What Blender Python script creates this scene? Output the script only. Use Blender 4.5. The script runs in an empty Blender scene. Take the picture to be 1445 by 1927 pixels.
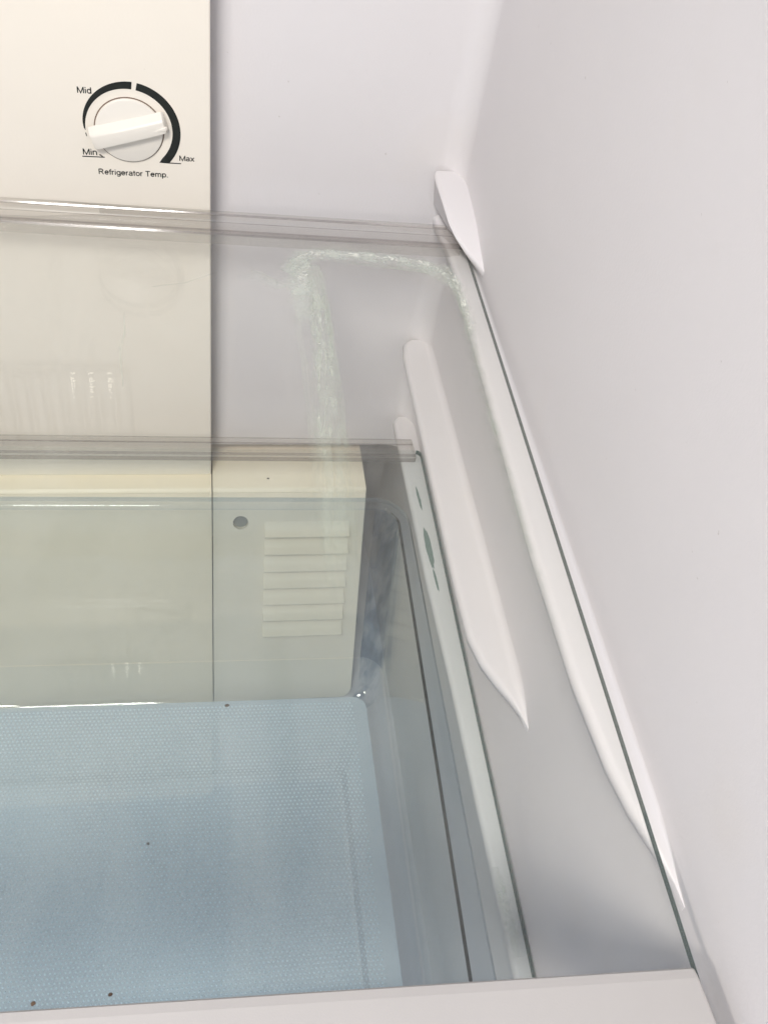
import bpy, bmesh, math, random
from mathutils import Matrix, Vector
random.seed(7)
sc = bpy.context.scene
C = sc.collection
S = 0.001                                   # everything below is written in millimetres

# ------------------------------------------------------------------ camera
cam = bpy.data.cameras.new('camera')
cam.sensor_fit = 'VERTICAL'; cam.sensor_height = 36.0
cam.lens = 1835.26 / 1927 * 36.0
cam.clip_start = 0.01; cam.clip_end = 100
camo = bpy.data.objects.new('camera', cam); C.objects.link(camo)
R = [[0.9833973, 0.1811765, 0.0102378], [-0.1268097, 0.6457564, 0.7529395], [0.1298038, -0.7417370, 0.6580101]]
camo.matrix_world = Matrix(((R[0][0], R[0][2], -R[0][1], -5.389 * S), (R[1][0], R[1][2], -R[1][1], -494.496 * S),
                            (R[2][0], R[2][2], -R[2][1], 307.376 * S), (0, 0, 0, 1)))
sc.camera = camo

# ------------------------------------------------------------------ light
w = bpy.data.worlds.new('World'); sc.world = w; w.use_nodes = True
w.node_tree.nodes['Background'].inputs['Color'].default_value = (0.63, 0.76, 1.0, 1)
w.node_tree.nodes['Background'].inputs['Strength'].default_value = 0.58

def area(name, loc, target, size, power, col, sizey=None):
    l = bpy.data.lights.new(name, 'AREA'); l.energy = power; l.color = col
    l.shape = 'RECTANGLE'; l.size = size * S; l.size_y = (sizey or size) * S
    o = bpy.data.objects.new(name, l); C.objects.link(o)
    o.location = Vector(loc) * S
    o.rotation_euler = (Vector(target) - Vector(loc)).to_track_quat('-Z', 'Y').to_euler()
    return o
area('room_lamp', (-260, -930, 1000), (0, -80, 0), 260, 13.8, (1.0, 0.955, 0.905))
area('fridge_lamp', (-320, -600, 270), (40, -40, 0), 80, 1.05, (1.0, 0.93, 0.84))
sc.view_settings.view_transform = 'Standard'; sc.view_settings.look = 'None'
sc.view_settings.exposure = 0.05; sc.view_settings.gamma = 1.0
sc.view_settings.use_curve_mapping = False
sc.cycles.transparent_max_bounces = 40; sc.cycles.max_bounces = 7; sc.cycles.transmission_bounces = 4
sc.cycles.glossy_bounces = 4; sc.cycles.diffuse_bounces = 4
sc.cycles.use_adaptive_sampling = True; sc.cycles.adaptive_threshold = 0.04
sc.cycles.caustics_reflective = False; sc.cycles.caustics_refractive = False
sc.cycles.use_denoising = True

# ------------------------------------------------------------------ materials
def nt(name):
    m = bpy.data.materials.new(name); m.use_nodes = True
    t = m.node_tree; t.nodes.clear()
    out = t.nodes.new('ShaderNodeOutputMaterial')
    return m, t, out
def plastic(name, col, rough=0.4, var=0.02, scale=9.0, bump=0.0, bscale=900, spec=0.4, dirt=0.0):
    m, t, out = nt(name)
    b = t.nodes.new('ShaderNodeBsdfPrincipled')
    b.inputs['Specular IOR Level'].default_value = spec
    tc = t.nodes.new('ShaderNodeTexCoord')
    n = t.nodes.new('ShaderNodeTexNoise'); n.inputs['Scale'].default_value = scale; n.inputs['Detail'].default_value = 5
    t.links.new(tc.outputs['Object'], n.inputs['Vector'])
    r = t.nodes.new('ShaderNodeMapRange'); r.inputs['From Min'].default_value = .3; r.inputs['From Max'].default_value = .7
    r.inputs['To Min'].default_value = 1 - var; r.inputs['To Max'].default_value = 1 + var
    t.links.new(n.outputs['Fac'], r.inputs['Value'])
    mx = t.nodes.new('ShaderNodeVectorMath'); mx.operation = 'MULTIPLY'
    mx.inputs[0].default_value = col
    t.links.new(r.outputs['Result'], mx.inputs[1])
    if dirt:
        # faint yellowish smudges and pin-head specks
        last = mx.outputs['Vector']
        for sc_, lo, hi, am, cc in ((14, .60, .80, dirt, (.80, .72, .52)), (230, .74, .77, dirt * 2.5, (.30, .24, .17))):
            nd = t.nodes.new('ShaderNodeTexNoise'); nd.inputs['Scale'].default_value = sc_; nd.inputs['Detail'].default_value = 4
            t.links.new(tc.outputs['Object'], nd.inputs['Vector'])
            rd = t.nodes.new('ShaderNodeMapRange'); rd.inputs['From Min'].default_value = lo; rd.inputs['From Max'].default_value = hi; rd.inputs['To Max'].default_value = am
            t.links.new(nd.outputs['Fac'], rd.inputs['Value'])
            mc = t.nodes.new('ShaderNodeMixRGB'); mc.inputs['Color2'].default_value = (cc[0] * col[0], cc[1] * col[1], cc[2] * col[2], 1)
            t.links.new(rd.outputs[0], mc.inputs['Fac']); t.links.new(last, mc.inputs['Color1']); last = mc.outputs[0]
        t.links.new(last, b.inputs['Base Color'])
    else: t.links.new(mx.outputs['Vector'], b.inputs['Base Color'])
    r2 = t.nodes.new('ShaderNodeMapRange'); r2.inputs['To Min'].default_value = rough - .06; r2.inputs['To Max'].default_value = rough + .06
    n2 = t.nodes.new('ShaderNodeTexNoise'); n2.inputs['Scale'].default_value = 40; n2.inputs['Detail'].default_value = 6
    t.links.new(tc.outputs['Object'], n2.inputs['Vector'])
    t.links.new(n2.outputs['Fac'], r2.inputs['Value']); t.links.new(r2.outputs['Result'], b.inputs['Roughness'])
    if bump:
        n3 = t.nodes.new('ShaderNodeTexNoise'); n3.inputs['Scale'].default_value = bscale; n3.inputs['Detail'].default_value = 3
        t.links.new(tc.outputs['Object'], n3.inputs['Vector'])
        bp = t.nodes.new('ShaderNodeBump'); bp.inputs['Strength'].default_value = bump; bp.inputs['Distance'].default_value = 0.0004
        t.links.new(n3.outputs['Fac'], bp.inputs['Height']); t.links.new(bp.outputs['Normal'], b.inputs['Normal'])
    t.links.new(b.outputs[0], out.inputs['Surface'])
    return m
def clear(name, tint, rough=0.02, f0=0.04, haze=0.0, hazecol=(.7, .7, .7), smear=0.0, wav=0.0):
    """thin clear sheet: straight-through tinted light plus Fresnel reflection, optional milky film"""
    m, t, out = nt(name)
    lw = t.nodes.new('ShaderNodeLayerWeight'); lw.inputs['Blend'].default_value = 0.5
    pw = t.nodes.new('ShaderNodeMath'); pw.operation = 'POWER'; pw.inputs[1].default_value = 5
    t.links.new(lw.outputs['Facing'], pw.inputs[0])
    ma = t.nodes.new('ShaderNodeMath'); ma.operation = 'MULTIPLY_ADD'; ma.inputs[1].default_value = 1 - f0; ma.inputs[2].default_value = f0
    t.links.new(pw.outputs[0], ma.inputs[0])
    tr = t.nodes.new('ShaderNodeBsdfTransparent'); tr.inputs['Color'].default_value = (*tint, 1)
    gl = t.nodes.new('ShaderNodeBsdfGlossy'); gl.inputs['Roughness'].default_value = rough
    base = tr
    tc = t.nodes.new('ShaderNodeTexCoord')
    if haze or smear:
        df = t.nodes.new('ShaderNodeBsdfDiffuse'); df.inputs['Color'].default_value = (*hazecol, 1)
        mh = t.nodes.new('ShaderNodeMixShader'); mh.inputs['Fac'].default_value = haze
        if smear:
            mp = t.nodes.new('ShaderNodeMapping'); mp.inputs['Scale'].default_value = (26, 7, 7); mp.inputs['Rotation'].default_value = (0, 0, .5)
            t.links.new(tc.outputs['Object'], mp.inputs['Vector'])
            n = t.nodes.new('ShaderNodeTexNoise'); n.inputs['Scale'].default_value = 1.2; n.inputs['Detail'].default_value = 7; n.inputs['Distortion'].default_value = .8
            t.links.new(mp.outputs[0], n.inputs['Vector'])
            mr = t.nodes.new('ShaderNodeMapRange'); mr.inputs['From Min'].default_value = .45; mr.inputs['From Max'].default_value = .75
            mr.inputs['To Min'].default_value = haze; mr.inputs['To Max'].default_value = haze + smear
            t.links.new(n.outputs['Fac'], mr.inputs['Value']); t.links.new(mr.outputs[0], mh.inputs['Fac'])
        t.links.new(tr.outputs[0], mh.inputs[1]); t.links.new(df.outputs[0], mh.inputs[2]); base = mh
    if wav:
        n3 = t.nodes.new('ShaderNodeTexNoise'); n3.inputs['Scale'].default_value = 30; n3.inputs['Detail'].default_value = 2
        t.links.new(tc.outputs['Object'], n3.inputs['Vector'])
        bp = t.nodes.new('ShaderNodeBump'); bp.inputs['Strength'].default_value = wav; bp.inputs['Distance'].default_value = 0.002
        t.links.new(n3.outputs['Fac'], bp.inputs['Height']); t.links.new(bp.outputs['Normal'], gl.inputs['Normal'])
    mix = t.nodes.new('ShaderNodeMixShader')
    t.links.new(ma.outputs[0], mix.inputs['Fac']); t.links.new(base.outputs[0], mix.inputs[1]); t.links.new(gl.outputs[0], mix.inputs[2])
    t.links.new(mix.outputs[0], out.inputs['Surface'])
    return m

M = {}
M['liner'] = plastic('liner_plastic', (.665, .64, .64), .42, .02, 7, .16, 700, .35, dirt=.10)
M['cream'] = plastic('cream_panel', (.795, .74, .65), .38, .014, 9, .10, 700, .35, dirt=.06)
M['knob'] = plastic('knob_plastic', (.745, .705, .635), .30, .008, 30, 0, 900, .45)
M['ink'] = plastic('black_ink', (.012, .014, .012), .55, .05, 300, 0, 900, .3)
M['gap'] = plastic('dark_gap', (.16, .11, .08), .7, .1, 200)
M['hump'] = plastic('pale_cover', (.84, .75, .60), .40, .012, 8, .05, 1200, .35)
M['humpc'] = plastic('cream_cover', (.84, .735, .565), .40, .012, 8, .05, 1200, .35)
M['slot_shadow'] = plastic('slot_shade', (.30, .28, .23), .6, .1, 100)
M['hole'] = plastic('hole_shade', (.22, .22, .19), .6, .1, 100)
M['white'] = plastic('white_trim', (.40, .382, .37), .45, .012, 20, .08, 1500, .3)
M['glass'] = clear('shelf_glass', (.998, 1.0, .992), .012, .024, .006, (.75, .75, .68), .028, .02)
M['glass_edge'] = clear('shelf_glass_edge', (.24, .28, .26), .1, .05, .25, (.07, .10, .085))
M['glass2'] = clear('cover_glass', (.976, .994, .990), .012, .03, .01, (.7, .75, .75), .015, .02)
M['glass2_edge'] = clear('cover_glass_edge', (.10, .2, .18), .1, .05, .25, (.03, .09, .08))
M['trim'] = clear('clear_trim', (.94, .93, .915), .16, .06, .07, (.60, .585, .565))
M['trim_line'] = clear('clear_trim_crease', (.68, .65, .635), .1, .05, .15, (.36, .34, .33))
M['drawer'] = clear('drawer_plastic', (.945, .96, .965), .03, .045, .015, (.45, .52, .58), 0, .05)
M['drawer_corner'] = clear('drawer_corner_refraction', (.60, .70, .78), .03, .045, .015, (.3, .38, .45), 0, .05)
M['drawer_fillet'] = clear('drawer_fillet_plastic', (.84, .89, .93), .04, .05, .02, (.4, .48, .55), 0, .05)
M['drawer_rim'] = clear('drawer_rim_plastic', (.80, .85, .90), .05, .05, .03, (.4, .46, .52), 0, .05)
M['drawer_edge'] = clear('drawer_edge_dark', (.03, .05, .07), .08, .05, .1, (.02, .035, .05))

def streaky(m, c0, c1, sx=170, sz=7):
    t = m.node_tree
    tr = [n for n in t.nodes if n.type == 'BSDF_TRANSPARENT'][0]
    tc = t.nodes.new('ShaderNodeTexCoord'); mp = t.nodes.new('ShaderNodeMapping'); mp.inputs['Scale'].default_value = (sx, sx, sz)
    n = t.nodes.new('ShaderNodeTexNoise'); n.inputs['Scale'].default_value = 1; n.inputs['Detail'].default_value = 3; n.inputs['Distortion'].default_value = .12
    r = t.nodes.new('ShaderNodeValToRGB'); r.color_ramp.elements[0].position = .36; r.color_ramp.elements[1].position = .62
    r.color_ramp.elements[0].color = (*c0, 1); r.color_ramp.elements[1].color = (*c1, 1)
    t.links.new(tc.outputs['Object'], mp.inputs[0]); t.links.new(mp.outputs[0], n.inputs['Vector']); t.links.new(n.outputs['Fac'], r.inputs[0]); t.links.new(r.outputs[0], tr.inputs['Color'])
streaky(M['drawer_corner'], (.40, .50, .60), (.82, .87, .92), 130, 2.5)  # the corner's dark, streaked refraction is painted into its tint

# ------------------------------------------------------------------ builders
def mesh_obj(name, verts, faces, mat, parent=None, smooth=False, mats=None, fm=None):
    me = bpy.data.meshes.new(name)
    me.from_pydata([(v[0] * S, v[1] * S, v[2] * S) for v in verts], [], faces)
    for mm in (mats or [mat]): me.materials.append(mm)
    if fm:
        for p, i in zip(me.polygons, fm): p.material_index = i
    bm = bmesh.new(); bm.from_mesh(me); bmesh.ops.recalc_face_normals(bm, faces=bm.faces); bm.to_mesh(me); bm.free()
    if smooth:
        for p in me.polygons: p.use_smooth = True
    o = bpy.data.objects.new(name, me); C.objects.link(o)
    if parent: o.parent = parent
    return o
def tag(o, label=None, cat=None, group=None, kind=None):
    if label: o['label'] = label
    if cat: o['category'] = cat
    if group: o['group'] = group
    if kind: o['kind'] = kind
    return o
def empty(name): 
    o = bpy.data.objects.new(name, None); C.objects.link(o); o.empty_display_size = .01
    return o
def bevel(o, wd=.6, seg=2, ang=35):
    b = o.modifiers.new('bevel', 'BEVEL'); b.width = wd * S; b.segments = seg; b.limit_method = 'ANGLE'; b.angle_limit = math.radians(ang)
    return o
def autosmooth(o, ang=40):
    for p in o.data.polygons: p.use_smooth = True
    try: o.data.set_sharp_from_angle(angle=math.radians(ang))
    except Exception: pass
    return o
def box(name, x0, x1, y0, y1, z0, z1, mat, parent=None, bv=0):
    v = [(x, y, z) for x in (x0, x1) for y in (y0, y1) for z in (z0, z1)]
    f = [(0, 1, 3, 2), (4, 6, 7, 5), (0, 4, 5, 1), (2, 3, 7, 6), (0, 2, 6, 4), (1, 5, 7, 3)]
    o = mesh_obj(name, v, f, mat, parent)
    if bv: bevel(o, bv)
    return o
def loft(name, rings, mat, parent=None, closed=True, caps=True, smooth=False, mats=None, seg_mat=None):
    """rings: lists of points, same length; joined ring to ring"""
    n = len(rings[0]); v = [p for r in rings for p in r]; f = []; fm = []
    for i in range(len(rings) - 1):
        for j in range(n if closed else n - 1):
            k = (j + 1) % n
            f.append((i * n + j, i * n + k, (i + 1) * n + k, (i + 1) * n + j)); fm.append(seg_mat[j] if seg_mat else 0)
    if caps:
        f.append(tuple(range(n))); f.append(tuple((len(rings) - 1) * n + j for j in range(n))); fm += [0, 0]
    return mesh_obj(name, v, f, mat, parent, smooth, mats, fm)
def rrect(x0, x1, y0, y1, r, z, n=8, skew=0.0, tap=0.0):
    """rounded rectangle loop; y0 front, y1 back; skew tilts back/front edges, tap pulls the right side in towards the front"""
    pts = []
    for (cx, cy, a0) in ((x1 - r, y1 - r, 0), (x0 + r, y1 - r, 90), (x0 + r, y0 + r, 180), (x1 - r, y0 + r, 270)):
        for i in range(n + 1):
            a = math.radians(a0 + 90 * i / n)
            x = cx + r * math.cos(a); y = cy + r * math.sin(a)
            if x > 0: x += tap * (y1 - y)
            pts.append((x, y + skew * x, z))
    return pts

# ------------------------------------------------------------------ the liner
ZT, ZF = 420, -402
def wall_x(y): return 145.5 + (0 - y) * 0.0150      # the side wall's draft: it opens towards the door
path = [(-352, -640)]
path += [(-344, -8)]
for i in range(1, 8):
    a = math.radians(180 - 90 * i / 7); path.append((-329 + 15 * math.cos(a), 5 + 15 * math.sin(a)))
RF = 15
for i in range(0, 9):
    a = math.radians(90 - 90 * i / 8); path.append((145.4 - RF + RF * math.cos(a), 20 - RF + RF * math.sin(a)))
for y in (-60, -150, -250, -350, -450, -640): path.append((wall_x(y), y))
verts = []; faces = []
def wall_low(y): return 145.6 - y * 0.0035
def low(x, y): return (x, y + max(0, min(1, (y + 6) / 20)) * 75)  # deep lower recess, added to darken the corner beside the hump
zs = [ZF, -214, -206, -160, -112, 100, ZT]
def narrow(x, y): return (wall_low(y), y) if x > 145.45 and y < -50 else (x, y)
for z in zs: verts += [(*(low(*narrow(x, y)) if z < -210 else narrow(x, y) if z < -150 else (x, y)), z) for x, y in path]
n = len(path)
for i in range(len(zs) - 1):
    for j in range(n - 1): faces.append((i * n + j, i * n + j + 1, (i + 1) * n + j + 1, (i + 1) * n + j))
liner = mesh_obj('fridge_liner', verts, faces, M['liner'])
autosmooth(liner, 30)
tag(liner, kind='structure', label='pale lavender grey moulded plastic fridge liner with rounded corner')
flo = box('liner_floor', -349, 154, -640, 95, ZF - 6, ZF + 1, M['liner'])
tag(flo, kind='structure', label='flat fridge liner floor under the clear drawer')

# ------------------------------------------------------------------ shelf ledges moulded on the side wall
def ledge(name, zt, st, thick=14, wall_x=wall_x, fil=4.5):
    rings = []
    for (y, xi) in st:
        xw = wall_x(y) + 3; d = max(.3, wall_x(y) - xi); k = min(1, d / 10)
        wx = wall_x(y); q = fil * k; zt_ = zt; zt = zt_ - (1 - k) ** 2 * 5
        rings.append([(xw, y, zt + q), (wx + .02, y, zt + q), (wx - q * .13, y, zt + q * .5), (wx - q * .5, y, zt + q * .13), (wx - q, y, zt), (xi + 3.6 * k, y, zt), (xi + 1.7 * k, y, zt - .45 * k), (xi + .5 * k, y, zt - 1.7 * k), (xi, y, zt - 3.8 * k),
                      (xi + 1.2 * k, y, zt - 3 - 5 * k), (xw, y, zt - 3 - (thick - 3) * k)])
        zt = zt_
    o = loft(name, rings, M['liner'], liner, True, True)
    return autosmooth(o, 60)
l1 = ledge('shelf_ledge', -4.3, [(12, 131), (-33, 134), (-125, 133.2), (-246, 132.2), (-310, 134), (-345, 137.5), (-362, 141), (-376, 145.5), (-388, 150), (-396, wall_x(-396) - .2)], fil=1.6)
l2 = ledge('shelf_ledge', -103, [(17, 131), (13, 127.5), (0, 126), (-90, 126.6), (-190, 127), (-222, 128.2), (-238, 132), (-251, 138), (-260, 142.8), (-268, 146.8), (-275, wall_x(-275) - .2)])
l3 = ledge('shelf_ledge', -174.3, [(17, 133), (13, 130.5), (-30, 131), (-130, 132), (-205, 134.5), (-324, 136.5), (-400, 138)], 14, wall_low, .8)
# the stop that keeps the upper shelf from tipping: a hooked fin in the corner
rings = []
for (y, xi, xb, zt) in [(17, 128.5, 131, 21.5), (12, 127.3, 131.5, 21), (-10, 128.8, 135, 18.6), (-26, 130.2, 139.5, 15.6), (-36, 133, 142, 12.8), (-44, 137, 143.6, 10), (-52, 142.6, 145, 7.4), (-58, 146.2, 146.25, 5.5)]:
    xw = wall_x(y) + 3; k = min(1, (wall_x(y) - xi) / 8) if xi < wall_x(y) else .02
    rings.append([(xw, y, zt), (xi + 2.2 * k, y, zt), (xi + .8 * k, y, zt - .4), (xi + .1, y, zt - 1.4), (xi + .1 + (xb - xi) * .12, y, zt - 3), (xb, y, 1.0), (xw, y, 1.0)])
fin = autosmooth(loft('shelf_stop', rings, M['liner'], liner, True, True), 50)
tag(fin, label='pale hooked fin moulded above the upper glass in the corner')

# ------------------------------------------------------------------ control panel with dial
panel = empty('control_panel')
tag(panel, 'cream control panel on the back wall with a round temperature dial', 'control panel')
pl = box('panel_face', -262, 0, 0, 19.4, -217.5, 400, M['cream'], panel, 0.9)
CXK, CZK = -41.6, 44.3
def flat(name, pts, y, mat, parent, thick=.12):
    """thin printed shape in the panel plane; pts are (x, z)"""
    n = len(pts)
    v = [(x, y, z) for x, z in pts] + [(x, y + thick, z) for x, z in pts]
    f = [tuple(range(n)), tuple(range(2 * n - 1, n - 1, -1))] + [(i, (i + 1) % n, n + (i + 1) % n, n + i) for i in range(n)]
    return mesh_obj(name, v, f, mat, parent)
def arc(name, a0, a1, ri, ro, parent, n=40):
    v = []; f = []
    for i in range(n + 1):
        t = i / n; a = math.radians(a0 + (a1 - a0) * t)
        rr = ro(t) if callable(ro) else ro
        for r in (ri, rr):
            v.append((CXK + r * math.cos(a), -.13, CZK + r * math.sin(a)))
            v.append((CXK + r * math.cos(a), -.01, CZK + r * math.sin(a)))
        if i:
            b = 4 * i; c = b - 4
            f += [(c, c + 2, b + 2, b), (c + 1, b + 1, b + 3, c + 3), (c, b, b + 1, c + 1), (c + 2, c + 3, b + 3, b + 2)]
    return mesh_obj(name, v, f, M['ink'], parent)
arc('dial_arc', 84, 183, 22, lambda t: 22.15 + 3.7 * max(0, 1 - t) ** .55, panel)
arc('dial_arc', 187, 192, 22, 22.4, panel, 4)
arc('dial_arc', 78.5, -42, 22, lambda t: 25.8 + .5 * t, panel)
# the last bit of the broad arc is cut level, with the line to Max
z0 = CZK + 22 * math.sin(math.radians(-44)) - .8
ea = math.radians(-42)
flat('dial_arc', [(CXK + 22 * math.cos(ea), CZK + 22 * math.sin(ea)), (CXK + 26.3 * math.cos(ea), CZK + 26.3 * math.sin(ea)),
                  (CXK + 19.6, CZK - 17.6), (CXK + 14.6, CZK - 17.4)], -.13, M['ink'], panel)
flat('dial_line', [(CXK + 18.5, CZK - 17.0), (CXK + 26.0, CZK - 17.1), (CXK + 26.0, CZK - 17.6), (CXK + 18.5, CZK - 17.6)], -.10, M['ink'], panel, .09)
flat('dial_line', [(-66.6, 28.5), (-55.2, 28.6), (-55.2, 28.05), (-66.6, 27.95)], -.10, M['ink'], panel, .09)
flat('dial_line', [(-55.2, 28.1), (-57.4, 30.0), (-58.1, 29.6), (-56.5, 28.55)], -.13, M['ink'], panel)
def A(cx, cy, rx, ry, a0, a1, n=10):
    return [(cx + rx * math.cos(math.radians(a0 + (a1 - a0) * i / n)), cy + ry * math.sin(math.radians(a0 + (a1 - a0) * i / n))) for i in range(n + 1)]
GLY = {   # advance, strokes; cap height .72, x height .52
    'R': (.72, [[(.10, 0), (.10, .72)], [(.10, .685), (.38, .685)] + A(.38, .525, .17, .16, 90, -90) + [(.10, .365)], [(.36, .36), (.62, 0)]]),
    'e': (.56, [[(.08, .28), (.48, .28)] + A(.28, .26, .20, .225, 6, 320, 16)]),
    'f': (.29, [[(.13, 0), (.13, .55)] + A(.24, .58, .11, .105, 180, 70, 6), [(0, .485), (.29, .485)]]),
    'r': (.34, [[(.09, 0), (.09, .52)], A(.27, .30, .18, .18, 180, 80, 7)]),
    'i': (.23, [[(.11, 0), (.11, .52)], [(.11, .625), (.11, .72)]]),
    'g': (.56, [A(.27, .265, .19, .22, 0, 360, 18), [(.465, .52), (.465, -.02)] + A(.27, -.02, .195, .15, 0, -155, 10)]),
    'a': (.56, [A(.27, .36, .17, .125, 165, 0, 8) + [(.44, .10), (.47, 0)], [(.44, .31)] + A(.25, .15, .185, .115, 80, 330, 12) + [(.44, .20)]]),
    't': (.28, [[(.13, .68), (.13, .12)] + A(.20, .11, .07, .075, 180, 290, 5), [(-.01, .485), (.28, .485)]]),
    'o': (.56, [A(.28, .26, .20, .225, 0, 360, 20)]),
    'T': (.61, [[(.305, 0), (.305, .72)], [(.03, .685), (.58, .685)]]),
    'm': (.83, [[(.09, 0), (.09, .52)], A(.25, .33, .155, .155, 180, 0, 9) + [(.405, 0)], A(.565, .33, .155, .155, 180, 0, 9) + [(.72, 0)]]),
    'p': (.56, [[(.09, .52), (.09, -.2)], A(.29, .26, .19, .225, 0, 360, 18)]),
    '.': (.28, [[(.11, 0), (.11, .10)]]),
    'M': (.83, [[(.10, 0), (.10, .72)], [(.10, .70), (.415, .03), (.73, .70)], [(.73, .72), (.73, 0)]]),
    'd': (.56, [A(.27, .26, .19, .225, 0, 360, 18), [(.465, .72), (.465, 0)]]),
    'n': (.56, [[(.09, 0), (.09, .52)], A(.275, .31, .18, .175, 180, 0, 10) + [(.455, 0)]]),
    'x': (.50, [[(.04, .52), (.46, 0)], [(.46, .52), (.04, 0)]]), ' ': (.28, [])}
def text(body, x, z, width, name, sw=.124):
    tot = sum(GLY[c][0] for c in body); k = width / tot; v = []; f = []; pen = 0; lay = 0
    for c in body:
        adv, st = GLY[c]
        for pl_ in st:
            lay += 1; yy = -.05 - .012 * (lay % 4)
            n = len(pl_)
            for i, (a, b_) in enumerate(pl_):
                p0 = pl_[max(0, i - 1)]; p1 = pl_[min(n - 1, i + 1)]
                dx, dz = p1[0] - p0[0], p1[1] - p0[1]; l = math.hypot(dx, dz) or 1
                hw = sw / 2
                if 0 < i < n - 1:
                    d0 = (a - p0[0], b_ - p0[1]); d1 = (p1[0] - a, p1[1] - b_)
                    cs = (d0[0] * d1[0] + d0[1] * d1[1]) / ((math.hypot(*d0) * math.hypot(*d1)) or 1)
                    hw = min(sw, hw / max(.35, math.sqrt(max(0, (1 + cs) / 2))))
                nx, nz = -dz / l * hw, dx / l * hw
                for s_ in (1, -1):
                    v.append((x + (pen + a + nx * s_) * k, yy, z + (b_ + nz * s_) * k))
                if i:
                    q = len(v) - 4; f.append((q, q + 1, q + 3, q + 2))
        pen += adv
    return mesh_obj(name, v, f, M['ink'], panel)
text('Refrigerator Temp.', -59.2, 18.4, 36.8, 'printed_text')
text('Mid', -66.0, 62.6, 7.3, 'printed_text')
text('Min', -66.3, 29.3, 7.6, 'printed_text')
text('Max', -16.6, 28.6, 8.0, 'printed_text')
# knob: dark gap ring, low disc, tapered grip bar
knob = empty('knob'); knob.parent = panel
tag(knob, label='round cream temperature knob with a raised slanting grip')
def disc(name, r0, r1, y0, y1, mat, parent, n=72, lip=.5):
    rr = []
    for (r, y) in ((r0, y0), (r1 + .0, y1 + lip), (r1 - lip * .4, y1 + lip * .25), (r1 - lip, y1)):
        rr.append([(CXK + r * math.cos(2 * math.pi * i / n), y, CZK + r * math.sin(2 * math.pi * i / n)) for i in range(n)])
    return autosmooth(loft(name, rr, mat, parent, True, True), 50)
disc('knob_gap', 17.75, 17.75, -.02, -.22, M['gap'], knob, lip=.05)
disc('knob_disc', 17.2, 17.1, -.02, -1.5, M['knob'], knob)
ang = math.radians(17.0); ca, sa = math.cos(ang), math.sin(ang)
def gb(u, v_, y): return (CXK + u * ca - v_ * sa, y, CZK + u * sa + v_ * ca)
grip_r = []
for (u, hw, yy) in ((-20.2, 2.2, -2.2), (-19.6, 4.2, -4.6), (-17, 4.4, -5.6), (0, 4.0, -6.2), (15, 3.8, -6.2), (19.0, 3.7, -5.8), (20.0, 3.2, -3.6)):
    hw *= .86; hb = hw + 1.7
    grip_r.append([gb(u, hb + 1.6, -1.2), gb(u, hw + .7, yy + .9), gb(u, hw, yy + .15), gb(u, hw - .9, yy), gb(u, -hw + .9, yy), gb(u, -hw, yy + .2), gb(u, -hw - .25, yy + 1), gb(u, -hb + .9, -1.2)])
autosmooth(loft('grip', grip_r, M['knob'], knob, True, True), 38)
pr = []
for (u, hw, yy) in ((11.5, .35, -6.05), (19.5, .6, -6.75), (19.3, .6, -6.5), (20.1, .5, -5.5)):
    pr.append([gb(u, hw + .4 - .8, -5.4), gb(u, hw - .8, yy), gb(u, -hw - .8, yy), gb(u, -hw - .4 - .8, -5.4)])
loft('pointer_rib', pr, M['knob'], knob, True, True)
# ribbed lamp cover above the dial (it shows mirrored in the glass shelf)
lc = empty('lamp_cover'); tag(lc, 'ribbed clear lamp cover on the cream panel above the dial', 'lamp cover')
M['lamp'] = plastic('lamp_cover_plastic', (.79, .74, .66), .35, .01, 20)
box('cover_plate', -150, -52, -3, .2, 114.5, 190, M['lamp'], lc, .8)
for i in range(9):
    x = -146 + i * 10.6
    loft('rib', [[(x, -3, z), (x + 3, -4.6, z), (x + 7, -4.6, z), (x + 9.4, -3, z)] for z in (116.5, 187)], M['lamp'], lc)
m, t, out = nt('led_glow'); e = t.nodes.new('ShaderNodeEmission'); e.inputs['Strength'].default_value = 9; e.inputs['Color'].default_value = (1, .95, .85, 1); t.links.new(e.outputs[0], out.inputs['Surface'])
for i in range(3):
    for j in range(4):
        x = -88 + i * 11.5; z = 117.5 + j * 4.6
        box('led', x, x + 3.0 - .6 * j, -5.0, -4.4, z, z + .9, m, lc)

# ------------------------------------------------------------------ upper glass shelf
sk = -0.033
def pane(name, x0, x1r, x1f, yb, yf, zt, th, mg, me_, parent, skew, r=3):
    pts = []
    for (x, y, a0) in ((x1r - r, yb - r, 0),):
        for i in range(5):
            a = math.radians(90 - 90 * i / 4); pts.append((x + r * math.cos(a), y + r * math.sin(a)))
    pts = [(x0, yb)] + pts + [(x1f, yf), (x0, yf)]
    pts = [(x, y + skew * x) for x, y in pts]
    n = len(pts)
    v = [(x, y, zt) for x, y in pts] + [(x, y, zt - th) for x, y in pts]
    f = [tuple(range(n)), tuple(range(2 * n - 1, n - 1, -1))] + [(i, (i + 1) % n, n + (i + 1) % n, n + i) for i in range(n)]
    return mesh_obj(name, v, f, mg, parent, False, [mg, me_], [0, 0] + [0] + [1] * (n - 1))
shelf = empty('glass_shelf')
tag(shelf, 'upper clear glass shelf with white front edge and greenish tape residue', 'shelf')
pane('glass_pane', -338, 143.0, 144.3, -20, -421, 0, 3.4, M['glass'], M['glass_edge'], shelf, sk)
def trim(name, x0, x1, prof, skew, parent, zbase, xend=None, seg_mat=None):
    rings = []
    for k, x in enumerate((x0, x1)):
        rg = []
        for (y, z) in prof:
            xx = x
            if k == 1 and xend: xx = xend(y + skew * x)
            rg.append((xx, y + skew * xx, zbase + z))
        rings.append(rg)
    return loft(name, rings, M['trim'], parent, True, True, False, [M['trim'], M['trim_line']], seg_mat)
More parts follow.
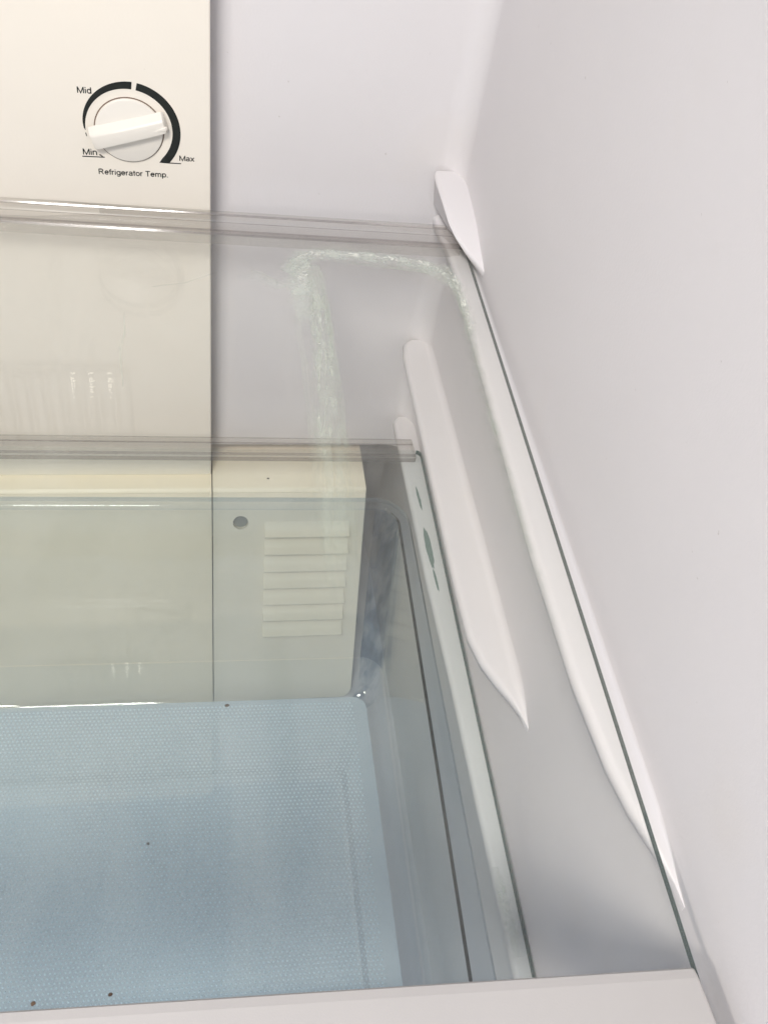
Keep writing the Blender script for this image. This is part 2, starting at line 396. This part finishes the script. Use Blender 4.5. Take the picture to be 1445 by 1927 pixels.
# back trim: clear extrusion with grooves, hugging the glass
prof_u = [(-3.2, -9), (-2, -6), (-2, -1), (-2.8, 1.2), (-4.2, 2.0), (-7, 2.2), (-7.6, 1.5), (-8.4, 1.5), (-9, 2.3), (-14, 2.4), (-14.7, 1.7), (-15.4, 1.7), (-16, 2.3),
          (-22.5, 2.0), (-24.6, 1.2), (-25.4, .15), (-25.0, -4.2), (-24.4, -6.0), (-14, -6.0), (-13, -7.4), (-12, -6.0), (-6, -9)]
sm = [0] * len(prof_u)
for i in (3, 5, 7, 10, 13, 14): sm[i] = 1
def endu(y): return 131.8 + max(0, (-4 - y)) * .30
trim('back_trim', -336, 134, prof_u, sk, shelf, 0, endu, sm)
# white front trim
prof_f = [(-409.2, 2.6), (-408.6, 1.8), (-408.4, .3), (-408.6, -4.6), (-410, -15), (-436, -22), (-440, -16), (-440, -2), (-437.5, 1.8), (-433, 3.2), (-412, 3.2)]
rg = []
for x, sx in ((-338, 0), (142.6, 0)):
    rg.append([(x + (0 if x < 0 else (-408 - y) * .085), y - 4.2 + sk * x, z) for y, z in prof_f])
ft = loft('front_trim', rg, M['white'], shelf); bevel(ft, 1.0, 3, 50)
tag(ft, label='white plastic front edge of the upper glass shelf')

# ------------------------------------------------------------------ tape residue on the upper glass
def residue_mat(name, col, lo, hi, sx, sy, amax, edge=.25, brk=.35):
    m, t, out = nt(name)
    uv = t.nodes.new('ShaderNodeUVMap'); uv.uv_map = 'UVMap'
    sp = t.nodes.new('ShaderNodeSeparateXYZ'); t.links.new(uv.outputs[0], sp.inputs[0])
    mp = t.nodes.new('ShaderNodeMapping'); mp.inputs['Scale'].default_value = (sx, sy, 1)
    t.links.new(uv.outputs[0], mp.inputs['Vector'])
    n = t.nodes.new('ShaderNodeTexNoise'); n.inputs['Scale'].default_value = 1; n.inputs['Detail'].default_value = 8; n.inputs['Roughness'].default_value = .65; n.inputs['Distortion'].default_value = .6
    t.links.new(mp.outputs[0], n.inputs['Vector'])
    r = t.nodes.new('ShaderNodeMapRange'); r.inputs['From Min'].default_value = lo; r.inputs['From Max'].default_value = hi
    r.inputs['To Max'].default_value = amax
    # across-strip fade, v in 0..1, and along-strip fade kept in the z of the uv's companion attribute
    a = t.nodes.new('ShaderNodeAttribute'); a.attribute_name = 'dens'; a.attribute_type = 'GEOMETRY'
    s1 = t.nodes.new('ShaderNodeMath'); s1.operation = 'SUBTRACT'; s1.inputs[1].default_value = .5; t.links.new(sp.outputs['Y'], s1.inputs[0])
    s2 = t.nodes.new('ShaderNodeMath'); s2.operation = 'ABSOLUTE'; t.links.new(s1.outputs[0], s2.inputs[0])
    s3 = t.nodes.new('ShaderNodeMapRange'); s3.inputs['From Min'].default_value = .5; s3.inputs['From Max'].default_value = .5 - edge; t.links.new(s2.outputs[0], s3.inputs['Value'])
    ad = t.nodes.new('ShaderNodeMath'); ad.operation = 'MULTIPLY_ADD'; ad.inputs[1].default_value = .30; t.links.new(s3.outputs[0], ad.inputs[0])
    sb = t.nodes.new('ShaderNodeMath'); sb.operation = 'SUBTRACT'; sb.inputs[1].default_value = .30; t.links.new(n.outputs['Fac'], sb.inputs[0]); t.links.new(sb.outputs[0], ad.inputs[2])
    t.links.new(ad.outputs[0], r.inputs['Value'])
    nb = t.nodes.new('ShaderNodeTexNoise'); nb.inputs['Scale'].default_value = .95; nb.inputs['Detail'].default_value = 3; t.links.new(uv.outputs[0], nb.inputs['Vector'])
    rb = t.nodes.new('ShaderNodeMapRange'); rb.inputs['From Min'].default_value = .36; rb.inputs['From Max'].default_value = .58; rb.inputs['To Min'].default_value = brk; t.links.new(nb.outputs['Fac'], rb.inputs['Value'])
    m0 = t.nodes.new('ShaderNodeMath'); m0.operation = 'MULTIPLY'; t.links.new(r.outputs[0], m0.inputs[0]); t.links.new(rb.outputs[0], m0.inputs[1])
    mu = t.nodes.new('ShaderNodeMath'); mu.operation = 'MULTIPLY'; t.links.new(m0.outputs[0], mu.inputs[0]); t.links.new(a.outputs['Fac'], mu.inputs[1])
    mu2 = t.nodes.new('ShaderNodeMath'); mu2.operation = 'MULTIPLY'; t.links.new(mu.outputs[0], mu2.inputs[0]); t.links.new(s3.outputs[0], mu2.inputs[1])
    d = t.nodes.new('ShaderNodeBsdfPrincipled'); d.inputs['Base Color'].default_value = (*col, 1); d.inputs['Roughness'].default_value = .55
    tr = t.nodes.new('ShaderNodeBsdfTransparent'); mx = t.nodes.new('ShaderNodeMixShader')
    t.links.new(mu2.outputs[0], mx.inputs['Fac']); t.links.new(tr.outputs[0], mx.inputs[1]); t.links.new(d.outputs[0], mx.inputs[2])
    t.links.new(mx.outputs[0], out.inputs['Surface'])
    return m
def ribbon(name, pts, mat, z, parent, label=None, sub=6):
    """pts: (x, y, half width, density)"""
    P = []
    for i in range(len(pts) - 1):
        for k in range(sub):
            t = k / sub; P.append([pts[i][j] * (1 - t) + pts[i + 1][j] * t for j in range(4)])
    P.append(list(pts[-1]))
    v = []; f = []; uv = []; dn = []; L = 0
    for i, (x, y, h, d) in enumerate(P):
        a = P[max(0, i - 1)]; b = P[min(len(P) - 1, i + 1)]
        dx, dy = b[0] - a[0], b[1] - a[1]; l = math.hypot(dx, dy) or 1; nx, ny = -dy / l, dx / l
        if i: L += math.hypot(x - P[i - 1][0], y - P[i - 1][1])
        for s, vv in ((-1, 0.), (0, .5), (1, 1.)):
            v.append((x + nx * h * s, y + ny * h * s, z)); uv.append((L / 10, vv)); dn.append(d)
        if i:
            c = 3 * (i - 1); e_ = 3 * i
            f += [(c, c + 1, e_ + 1, e_), (c + 1, c + 2, e_ + 2, e_ + 1)]
    o = mesh_obj(name, v, f, mat, parent)
    me = o.data
    ul = me.uv_layers.new(name='UVMap')
    for lp in me.loops: ul.data[lp.index].uv = uv[lp.vertex_index]
    at = me.attributes.new('dens', 'FLOAT', 'POINT')
    for i, d in enumerate(dn): at.data[i].value = d
    if label: o['label'] = label
    return o
M['res_flake'] = residue_mat('tape_flakes', (.78, .80, .72), .46, .56, 4.0, 4.0, .75, .25, .0)
M['res_film'] = residue_mat('tape_film', (.52, .575, .50), .25, .55, 2.6, 3.4, .52, .3, .45)
M['res_streak'] = residue_mat('tape_streaks', (.46, .505, .42), .26, .57, .45, 6.0, .58, .28, .55)
M['res_green'] = residue_mat('green_film', (.42, .475, .38), .2, .6, .25, 1.5, .50, .45)
ribbon('tape_residue', [(40, -58, 8, .9), (49, -42, 9, 1), (64, -39, 9, 1), (88, -41, 8.5, 1), (112, -45, 8, 1), (126, -50, 7, .9), (132, -66, 5, .5)], M['res_film'], .25, shelf)
ribbon('tape_residue', [(45, -47, 3.5, .7), (52, -40, 3.5, .9), (64, -38.5, 3.2, 1), (88, -40.5, 3, 1), (112, -43.5, 3, 1), (122, -48, 3.2, 1), (127, -58, 2.4, .8), (129, -72, 2, .35)], M['res_flake'], .4, shelf)
ribbon('tape_residue', [(64, -46, 3, .3), (90, -49, 3.5, .9), (116, -53, 4, .7), (124, -62, 3, .1)], M['res_green'], .33, shelf)
ribbon('tape_residue', [(47, -38, 8, .4), (46.5, -54, 10.5, 1), (46, -72, 11, 1), (45, -88, 8, .8), (46, -104, 5, .15)], M['res_film'], .28, shelf)
ribbon('tape_residue', [(50, -48, 4, .6), (47, -60, 5, .7), (49, -74, 4, .4)], M['res_flake'], .45, shelf)
ribbon('tape_residue', [(53, -50, 6.5, .6), (53.5, -80, 7.5, 1), (53, -118, 8.2, 1), (52, -160, 9, .95), (50, -185, 9.5, .85), (49, -220, 9.5, .6), (48, -250, 9, .35), (48, -280, 8, .0)], M['res_streak'], .3, shelf, 'long dull streak of old tape on the upper glass')
ribbon('tape_residue', [(57, -56, 3.0, .8), (58.5, -90, 3.0, 1), (58.5, -125, 3.0, .9), (58, -170, 3, .7), (56, -225, 3, .4), (55, -270, 3, .0)], M['res_green'], .5, shelf)
ribbon('tape_residue', [(52.5, -62, 1.5, .3), (53.5, -90, 1.8, .55), (53, -122, 1.6, .35), (52, -150, 1.2, .0)], M['res_flake'], .55, shelf)
ribbon('tape_residue', [(42, -95, 3, .3), (43, -130, 3, .35), (43, -180, 3.5, .3), (42, -225, 3, .0)], M['res_streak'], .35, shelf)
ribbon('tape_residue', [(126, -46, 3, .6), (131, -60, 3.2, 1), (131.5, -84, 2.6, 1), (131, -104, 1.8, .4)], M['res_flake'], .6, shelf)
ribbon('tape_residue', [(128, -48, 5, .5), (130, -66, 5, .9), (130, -110, 5, .8), (129, -160, 4.6, .75), (129, -214, 4.5, .6), (129.5, -262, 4, .4), (130, -305, 3.5, .0)], M['res_green'], .38, shelf)
ribbon('tape_residue', [(20, -57, 1.0, .7), (26, -60, 1.8, .8), (33, -66, 1.2, .5), (40, -72, 1.2, .6)], M['res_green'], .42, shelf)
ribbon('tape_residue', [(2, -60, .7, .4), (-14, -70, .9, .6), (-30, -74, 1.0, .5)], M['res_green'], .42, shelf)
ribbon('tape_residue', [(-43, -96, .7, .4), (-42, -112, 1.0, .9), (-43.5, -124, 1.8, .8), (-41, -150, .8, .3)], M['res_green'], .42, shelf)

ribbon('tape_residue', [(44, -62, 7, .2), (33, -70, 6, .55), (22, -62, 5, .35), (12, -64, 4, .0)], M['res_film'], .44, shelf)
ribbon('tape_residue', [(100, -47, 5, .5), (120, -52, 6.5, .9), (130, -66, 6, .8), (132, -90, 4.5, .6), (131, -120, 4, .0)], M['res_film'], .48, shelf)
# ------------------------------------------------------------------ lower glass: the drawer cover
ZL = -170
cover = empty('drawer_cover')
tag(cover, 'lower tinted glass cover with clear back trim above the drawer', 'shelf')
pane('glass_pane', -338, 144.6, 145.9, -20, -400, ZL, 4.0, M['glass2'], M['glass2_edge'], cover, -.012)
prof_l = [(-11, -7), (-10, -4), (-10, 0), (-10.6, 1.6), (-12, 2.4), (-16.2, 2.5), (-16.8, 1.6), (-18, 1.6), (-18.6, 2.2), (-25.5, 2.0), (-27.4, 1.2), (-28, .15), (-27.5, -4.2), (-26, -5.6), (-16, -5.6), (-15, -7)]
sm = [0] * len(prof_l)
for i in (2, 5, 7, 9, 11): sm[i] = 1
def endl(y): return 139.0 + .12 * (-12 - y) * .6
trim('back_trim', -336, 139, prof_l, -.012, cover, ZL, endl, sm)
box('front_trim', -338, 140, -412, -399, ZL - 12, ZL + 3, M['white'], cover, 1)
# damp patches squeezed between the glass and the ledge
M['damp'] = clear('damp_film', (.76, .83, .81), .05, .05, .10, (.30, .36, .33))
def blob(name, cx, cy, lx, ly, rot, z, mat, parent, n=28, jag=.12):
    pts = []
    for i in range(n):
        a = 2 * math.pi * i / n; k = 1 + random.uniform(-jag, jag)
        u, v_ = lx * math.cos(a) * k, ly * math.sin(a) * k
        pts.append((cx + u * math.cos(rot) - v_ * math.sin(rot), cy + u * math.sin(rot) + v_ * math.cos(rot)))
    v = [(x, y, z) for x, y in pts] + [(x, y, z - .06) for x, y in pts]
    f = [tuple(range(n)), tuple(range(2 * n - 1, n - 1, -1))] + [(i, (i + 1) % n, n + (i + 1) % n, n + i) for i in range(n)]
    return mesh_obj(name, v, f, mat, parent)
blob('damp_patch', 137.8, -63, .9, 11, .05, ZL - 4.08, M['damp'], cover)
blob('damp_patch', 137.8, -106, 2.0, 17, .02, ZL - 4.08, M['damp'], cover)
blob('damp_patch', 138.2, -133, .8, 9, .05, ZL - 4.08, M['damp'], cover)

ribbon('smudge', [(137, -318, 3, .3), (138, -330, 4, .9), (139, -345, 4.5, .7), (140, -362, 4, .6)], M['res_film'], ZL + .3, cover)
# ------------------------------------------------------------------ sloping lower covers on the hump behind the drawer
HY0, HZ0 = -14.0, -217.5
HY1, HZ1 = -78.0, -388.0
hl = math.hypot(HY1 - HY0, HZ1 - HZ0); hd = ((HY1 - HY0) / hl, (HZ1 - HZ0) / hl)      # down the slope
hn = (hd[1], -hd[0])                                                                  # outwards (towards the door)
def H(x, s, o=0.0): return (x, HY0 + hd[0] * s + hn[0] * o, HZ0 + hd[1] * s + hn[1] * o)
print('hump normal', hn, hl)
LEN = 194.0                                                                           # length of slope above the liner floor
def hump_piece(name, x0, x1, mat, label, hole=None, rr=9):
    root = empty(name); tag(root, label, 'cover panel')
    # top shelf of the hump and the sloped plate
    v = []; top = [(x0, 13.0), (x1, 13.0)]
    o = loft('top_lip', [[(x, 90, HZ0), (x, HY0 + 2.2, HZ0), (x, HY0 + .6, HZ0 - .5), (x, HY0 + hd[0] * 3, HZ0 + hd[1] * 3 ), (x, HY0 + 6, HZ0 - 8), (x, 90, HZ0 - 8)] for x in (x0, x1)], mat, root)
    autosmooth(o, 40)
    bm = bmesh.new()
    outer = [(x0, 3.2), (x1, 3.2)]
    if rr:
        for i in range(7):
            a = math.radians(90 * i / 6); outer.append((x1 - rr + rr * math.cos(a), LEN - rr + rr * math.sin(a)))
    else: outer.append((x1, LEN))
    outer.append((x0, LEN))
    def loop(pts):
        vs = [bm.verts.new(Vector(H(x, s)) * S) for x, s in pts]
        return [bm.edges.new((vs[i], vs[(i + 1) % len(vs)])) for i in range(len(vs))]
    es = loop(outer)
    if hole:
        es += loop([(hole[0] + hole[2] * math.cos(2 * math.pi * i / 28), hole[1] + hole[2] * math.sin(2 * math.pi * i / 28)) for i in range(28)])
    r = bmesh.ops.triangle_fill(bm, edges=es, use_beauty=True)
    fs = [g for g in bm.faces]
    ex = bmesh.ops.extrude_face_region(bm, geom=fs)
    off = Vector((0, -hn[0], -hn[1])) * 4 * S
    for g in ex['geom']:
        if isinstance(g, bmesh.types.BMVert): g.co += off
    bmesh.ops.recalc_face_normals(bm, faces=bm.faces)
    me = bpy.data.meshes.new('plate'); bm.to_mesh(me); bm.free(); me.materials.append(mat)
    p = bpy.data.objects.new('plate', me); C.objects.link(p); p.parent = root
    return root
right = hump_piece('lower_cover', 0.9, 112.5, M['hump'], 'pale sloping lower back cover with louvred vent and round hole, seen through drawer', (21.0, 28.0, 5.6))
left = hump_piece('lower_cover', -262, 0.2, M['humpc'], 'plain cream sloping lower back cover under the control panel', None, 0)
# the side wall of the hump, and the dark bottom of the hole
sw = loft('side_skirt', [[H(x, 3, -1), H(x, LEN - 6, -1), (x, 90, HZ0 + hd[1] * (LEN - 6)), (x, 90, HZ0 - 1)] for x in (109.5, 111.5)], M['hump'], right)
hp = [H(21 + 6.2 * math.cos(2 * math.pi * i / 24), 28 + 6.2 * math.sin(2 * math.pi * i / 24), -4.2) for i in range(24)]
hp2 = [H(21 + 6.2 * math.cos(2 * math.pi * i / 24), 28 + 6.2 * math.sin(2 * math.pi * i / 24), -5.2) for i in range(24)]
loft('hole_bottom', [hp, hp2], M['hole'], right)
# louvres: each a wedge that stands proud at its lower lip
N = 7; s0 = 25.0; pit = 14.9
slat_me = None
for i in range(N):
    s = s0 + i * pit; xa, xb = 38.5, 101.5 - i * .15
    rgs = []
    for x in (xa, xb):
        rgs.append([H(x, s, -.4), H(x, s + pit * .40, .7), H(x, s + pit * .62, 4.0), H(x, s + pit * .78, 7.0), H(x, s + pit * .86, 6.6), H(x, s + pit * .80, -.4)])
    o = loft('louvre', rgs, M['hump'], right); autosmooth(o, 40)
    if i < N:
        loft('slot_shadow', [[H(x, s + pit * .86, .12), H(x, s + pit * 1.0, .12), H(x, s + pit * 1.0, -.3), H(x, s + pit * .86, -.3)] for x in (xa + .6, xb - .6)], M['slot_shadow'], right)  # flat dark strip painted as the shade in the gap below the lip

# ------------------------------------------------------------------ drawer
drawer = empty('crisper_drawer')
tag(drawer, 'clear bluish plastic drawer with dotted floor under the lower glass', 'drawer')
DS = -.015
ZR = -180; ZD = -300
x0 = -326; yF = -392
def L(x1, y1, z, r, tap=0.0, yf=yF, xl=None): return rrect((xl if xl is not None else x0), x1, yf, y1, r, z, 10, DS, tap)
TP = -.018
rings = [L(130.3, -55, ZR - 5, 22, 0), L(130.3, -55, ZR - .8, 22, 0), L(129.6, -55.7, ZR, 21.5, 0), L(124.6, -62.0, ZR, 16, TP * .5), L(123.6, -63.2, ZR - .9, 15, TP), L(123.0, -64.0, ZR - 3.2, 14.5, TP)]
wall = [L(122.4, -65.2, ZR - 6, 14, TP), L(115.6, -121, ZD + 22, 13, TP * .4, yF + 10, x0 + 6), L(114.0, -131.5, ZD + 8, 12, TP * .2, yF + 12, x0 + 8), L(111.2, -136.0, ZD + 2.2, 11, 0, yF + 14, x0 + 10), L(106.5, -139.5, ZD, 9, 0, yF + 16, x0 + 14)]
o = loft('rim', rings, M['drawer_rim'], drawer, True, False); autosmooth(o, 60)
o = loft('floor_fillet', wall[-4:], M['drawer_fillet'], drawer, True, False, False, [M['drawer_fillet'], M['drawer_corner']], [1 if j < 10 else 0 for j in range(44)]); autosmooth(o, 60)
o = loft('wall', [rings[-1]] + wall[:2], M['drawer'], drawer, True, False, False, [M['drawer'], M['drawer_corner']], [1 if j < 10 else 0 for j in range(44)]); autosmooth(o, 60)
so = o.modifiers.new('thick', 'SOLIDIFY'); so.thickness = 1.8 * S; so.offset = 1; so.use_rim = False
# bead along the rim's inner edge; its internal-reflection dark is painted into the tint
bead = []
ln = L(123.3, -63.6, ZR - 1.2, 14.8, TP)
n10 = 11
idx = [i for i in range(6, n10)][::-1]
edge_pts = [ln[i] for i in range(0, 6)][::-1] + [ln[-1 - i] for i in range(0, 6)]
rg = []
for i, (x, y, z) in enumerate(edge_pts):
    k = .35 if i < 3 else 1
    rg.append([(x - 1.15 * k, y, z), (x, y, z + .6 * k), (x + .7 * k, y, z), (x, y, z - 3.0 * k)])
loft('rim_edge_dark', rg, M['drawer_edge'], drawer)
# floor: outer band, step, raised centre
mfloor, t, out = nt('drawer_floor_plastic')
b = t.nodes.new('ShaderNodeBsdfPrincipled'); b.inputs['Base Color'].default_value = (.58, .67, .73, 1); b.inputs['Roughness'].default_value = .28
tr = t.nodes.new('ShaderNodeBsdfTransparent'); tr.inputs['Color'].default_value = (.80, .89, .97, 1)
mx = t.nodes.new('ShaderNodeMixShader')
tc = t.nodes.new('ShaderNodeTexCoord'); nn = t.nodes.new('ShaderNodeTexNoise'); nn.inputs['Scale'].default_value = 6.5; nn.inputs['Detail'].default_value = 3
t.links.new(tc.outputs['Object'], nn.inputs['Vector'])
mr = t.nodes.new('ShaderNodeMapRange'); mr.inputs['From Min'].default_value = .35; mr.inputs['From Max'].default_value = .65; mr.inputs['To Min'].default_value = .42; mr.inputs['To Max'].default_value = .62
t.links.new(nn.outputs['Fac'], mr.inputs['Value']); t.links.new(mr.outputs[0], mx.inputs['Fac'])
t.links.new(tr.outputs[0], mx.inputs[1]); t.links.new(b.outputs[0], mx.inputs[2]); t.links.new(mx.outputs[0], out.inputs['Surface'])
M['floor'] = mfloor
STEP = 3.2
PX, PY = 87.0, -191.0
fr = [L(106.5, -139.5, ZD, 9, 0, yF + 16, x0 + 14), L(PX, PY, ZD, 9, 0, yF + 40, x0 + 40), L(PX - 1.5, PY - 2.2, ZD + STEP * .35, 8.5, 0, yF + 41, x0 + 41), L(PX - 4, PY - 6, ZD + STEP, 8, 0, yF + 43, x0 + 44)]
v = [p for r in fr for p in r]; n = len(fr[0]); f = []
for i in range(3):
    for j in range(n): f.append((i * n + j, i * n + (j + 1) % n, (i + 1) * n + (j + 1) % n, (i + 1) * n + j))
f.append(tuple(3 * n + j for j in range(n)))
fl = mesh_obj('floor', v, f, M['floor'], drawer); autosmooth(fl, 30)
# fine raised dots moulded all over the floor
def floor_z(x, y):
    y -= DS * x
    if x > PX or y > PY: return ZD
    if x < PX - 4 and y < PY - 6: return ZD + STEP
    return ZD + STEP * min(1, min((PX - x) / 4, (PY - y) / 6))
dv = []; df = []
pit = 2.75; row = 0; y = -144.0
while y > -372:
    xx = -158 + (pit / 2 if row % 2 else 0)
    while xx < 97.5:
        yy = y + DS * xx
        z = floor_z(xx, yy); r = .68; h = .42; b0 = len(dv)
        for k in range(6):
            a = math.pi * k / 3; dv.append((xx + r * math.cos(a), yy + r * math.sin(a), z - .03))
        for k in range(6):
            a = math.pi * k / 3; dv.append((xx + r * .5 * math.cos(a), yy + r * .5 * math.sin(a), z + h))
        for k in range(6):
            df.append((b0 + k, b0 + (k + 1) % 6, b0 + 6 + (k + 1) % 6, b0 + 6 + k))
        df.append(tuple(b0 + 6 + k for k in range(6)))
        xx += pit
    y -= 2.6; row += 1
M['dot'] = plastic('dot_plastic', (.47, .575, .65), .25, .03, 20, 0, 900, .6)
me = bpy.data.meshes.new('floor_dots'); me.from_pydata([(a * S, b_ * S, c * S) for a, b_, c in dv], [], df); me.materials.append(M['dot'])
for p in me.polygons: p.use_smooth = True
dots = bpy.data.objects.new('floor_dots', me); C.objects.link(dots); dots.parent = drawer; dots['kind'] = 'stuff'

# ------------------------------------------------------------------ specks of dirt
M['crumb'] = plastic('crumb_brown', (.10, .065, .042), .8, .2, 400)
M['crumb_d'] = plastic('crumb_dark', (.05, .03, .02), .8, .2, 400)
def crumb(x, y, z, r, mat, label, n=9):
    bm = bmesh.new(); bmesh.ops.create_icosphere(bm, subdivisions=2, radius=r * S)
    for v in bm.verts:
        v.co *= 1 + random.uniform(-.25, .25); v.co.z *= .5; v.co.x *= 1.3
    for v in bm.verts: v.co += Vector((x, y, z + r * .35)) * S
    me = bpy.data.meshes.new('crumb'); bm.to_mesh(me); bm.free(); me.materials.append(mat)
    o = bpy.data.objects.new('crumb', me); C.objects.link(o)
    tag(o, label, 'crumb', 'crumbs and specks of dirt')
    return o
crumb(-41.5, -240, ZD + STEP + .4, .75, M['crumb'], 'tiny brown crumb in the middle of the drawer floor')
crumb(-54, -409.0, .05, .6, M['crumb'], 'brown crumb on glass against the white front edge')
crumb(-33, -408.6, .05, .5, M['crumb_d'], 'small dark round speck on glass near the white front edge')
crumb(9, -143.5, ZD + .3, 1.2, M['crumb'], 'rusty speck at the back edge of the drawer floor')

p_ = H(41, 6, .2)
crumb(41, -4, HZ0 + .05, .7, M['crumb_d'], 'dark fleck lying on the ledge above the louvred cover')
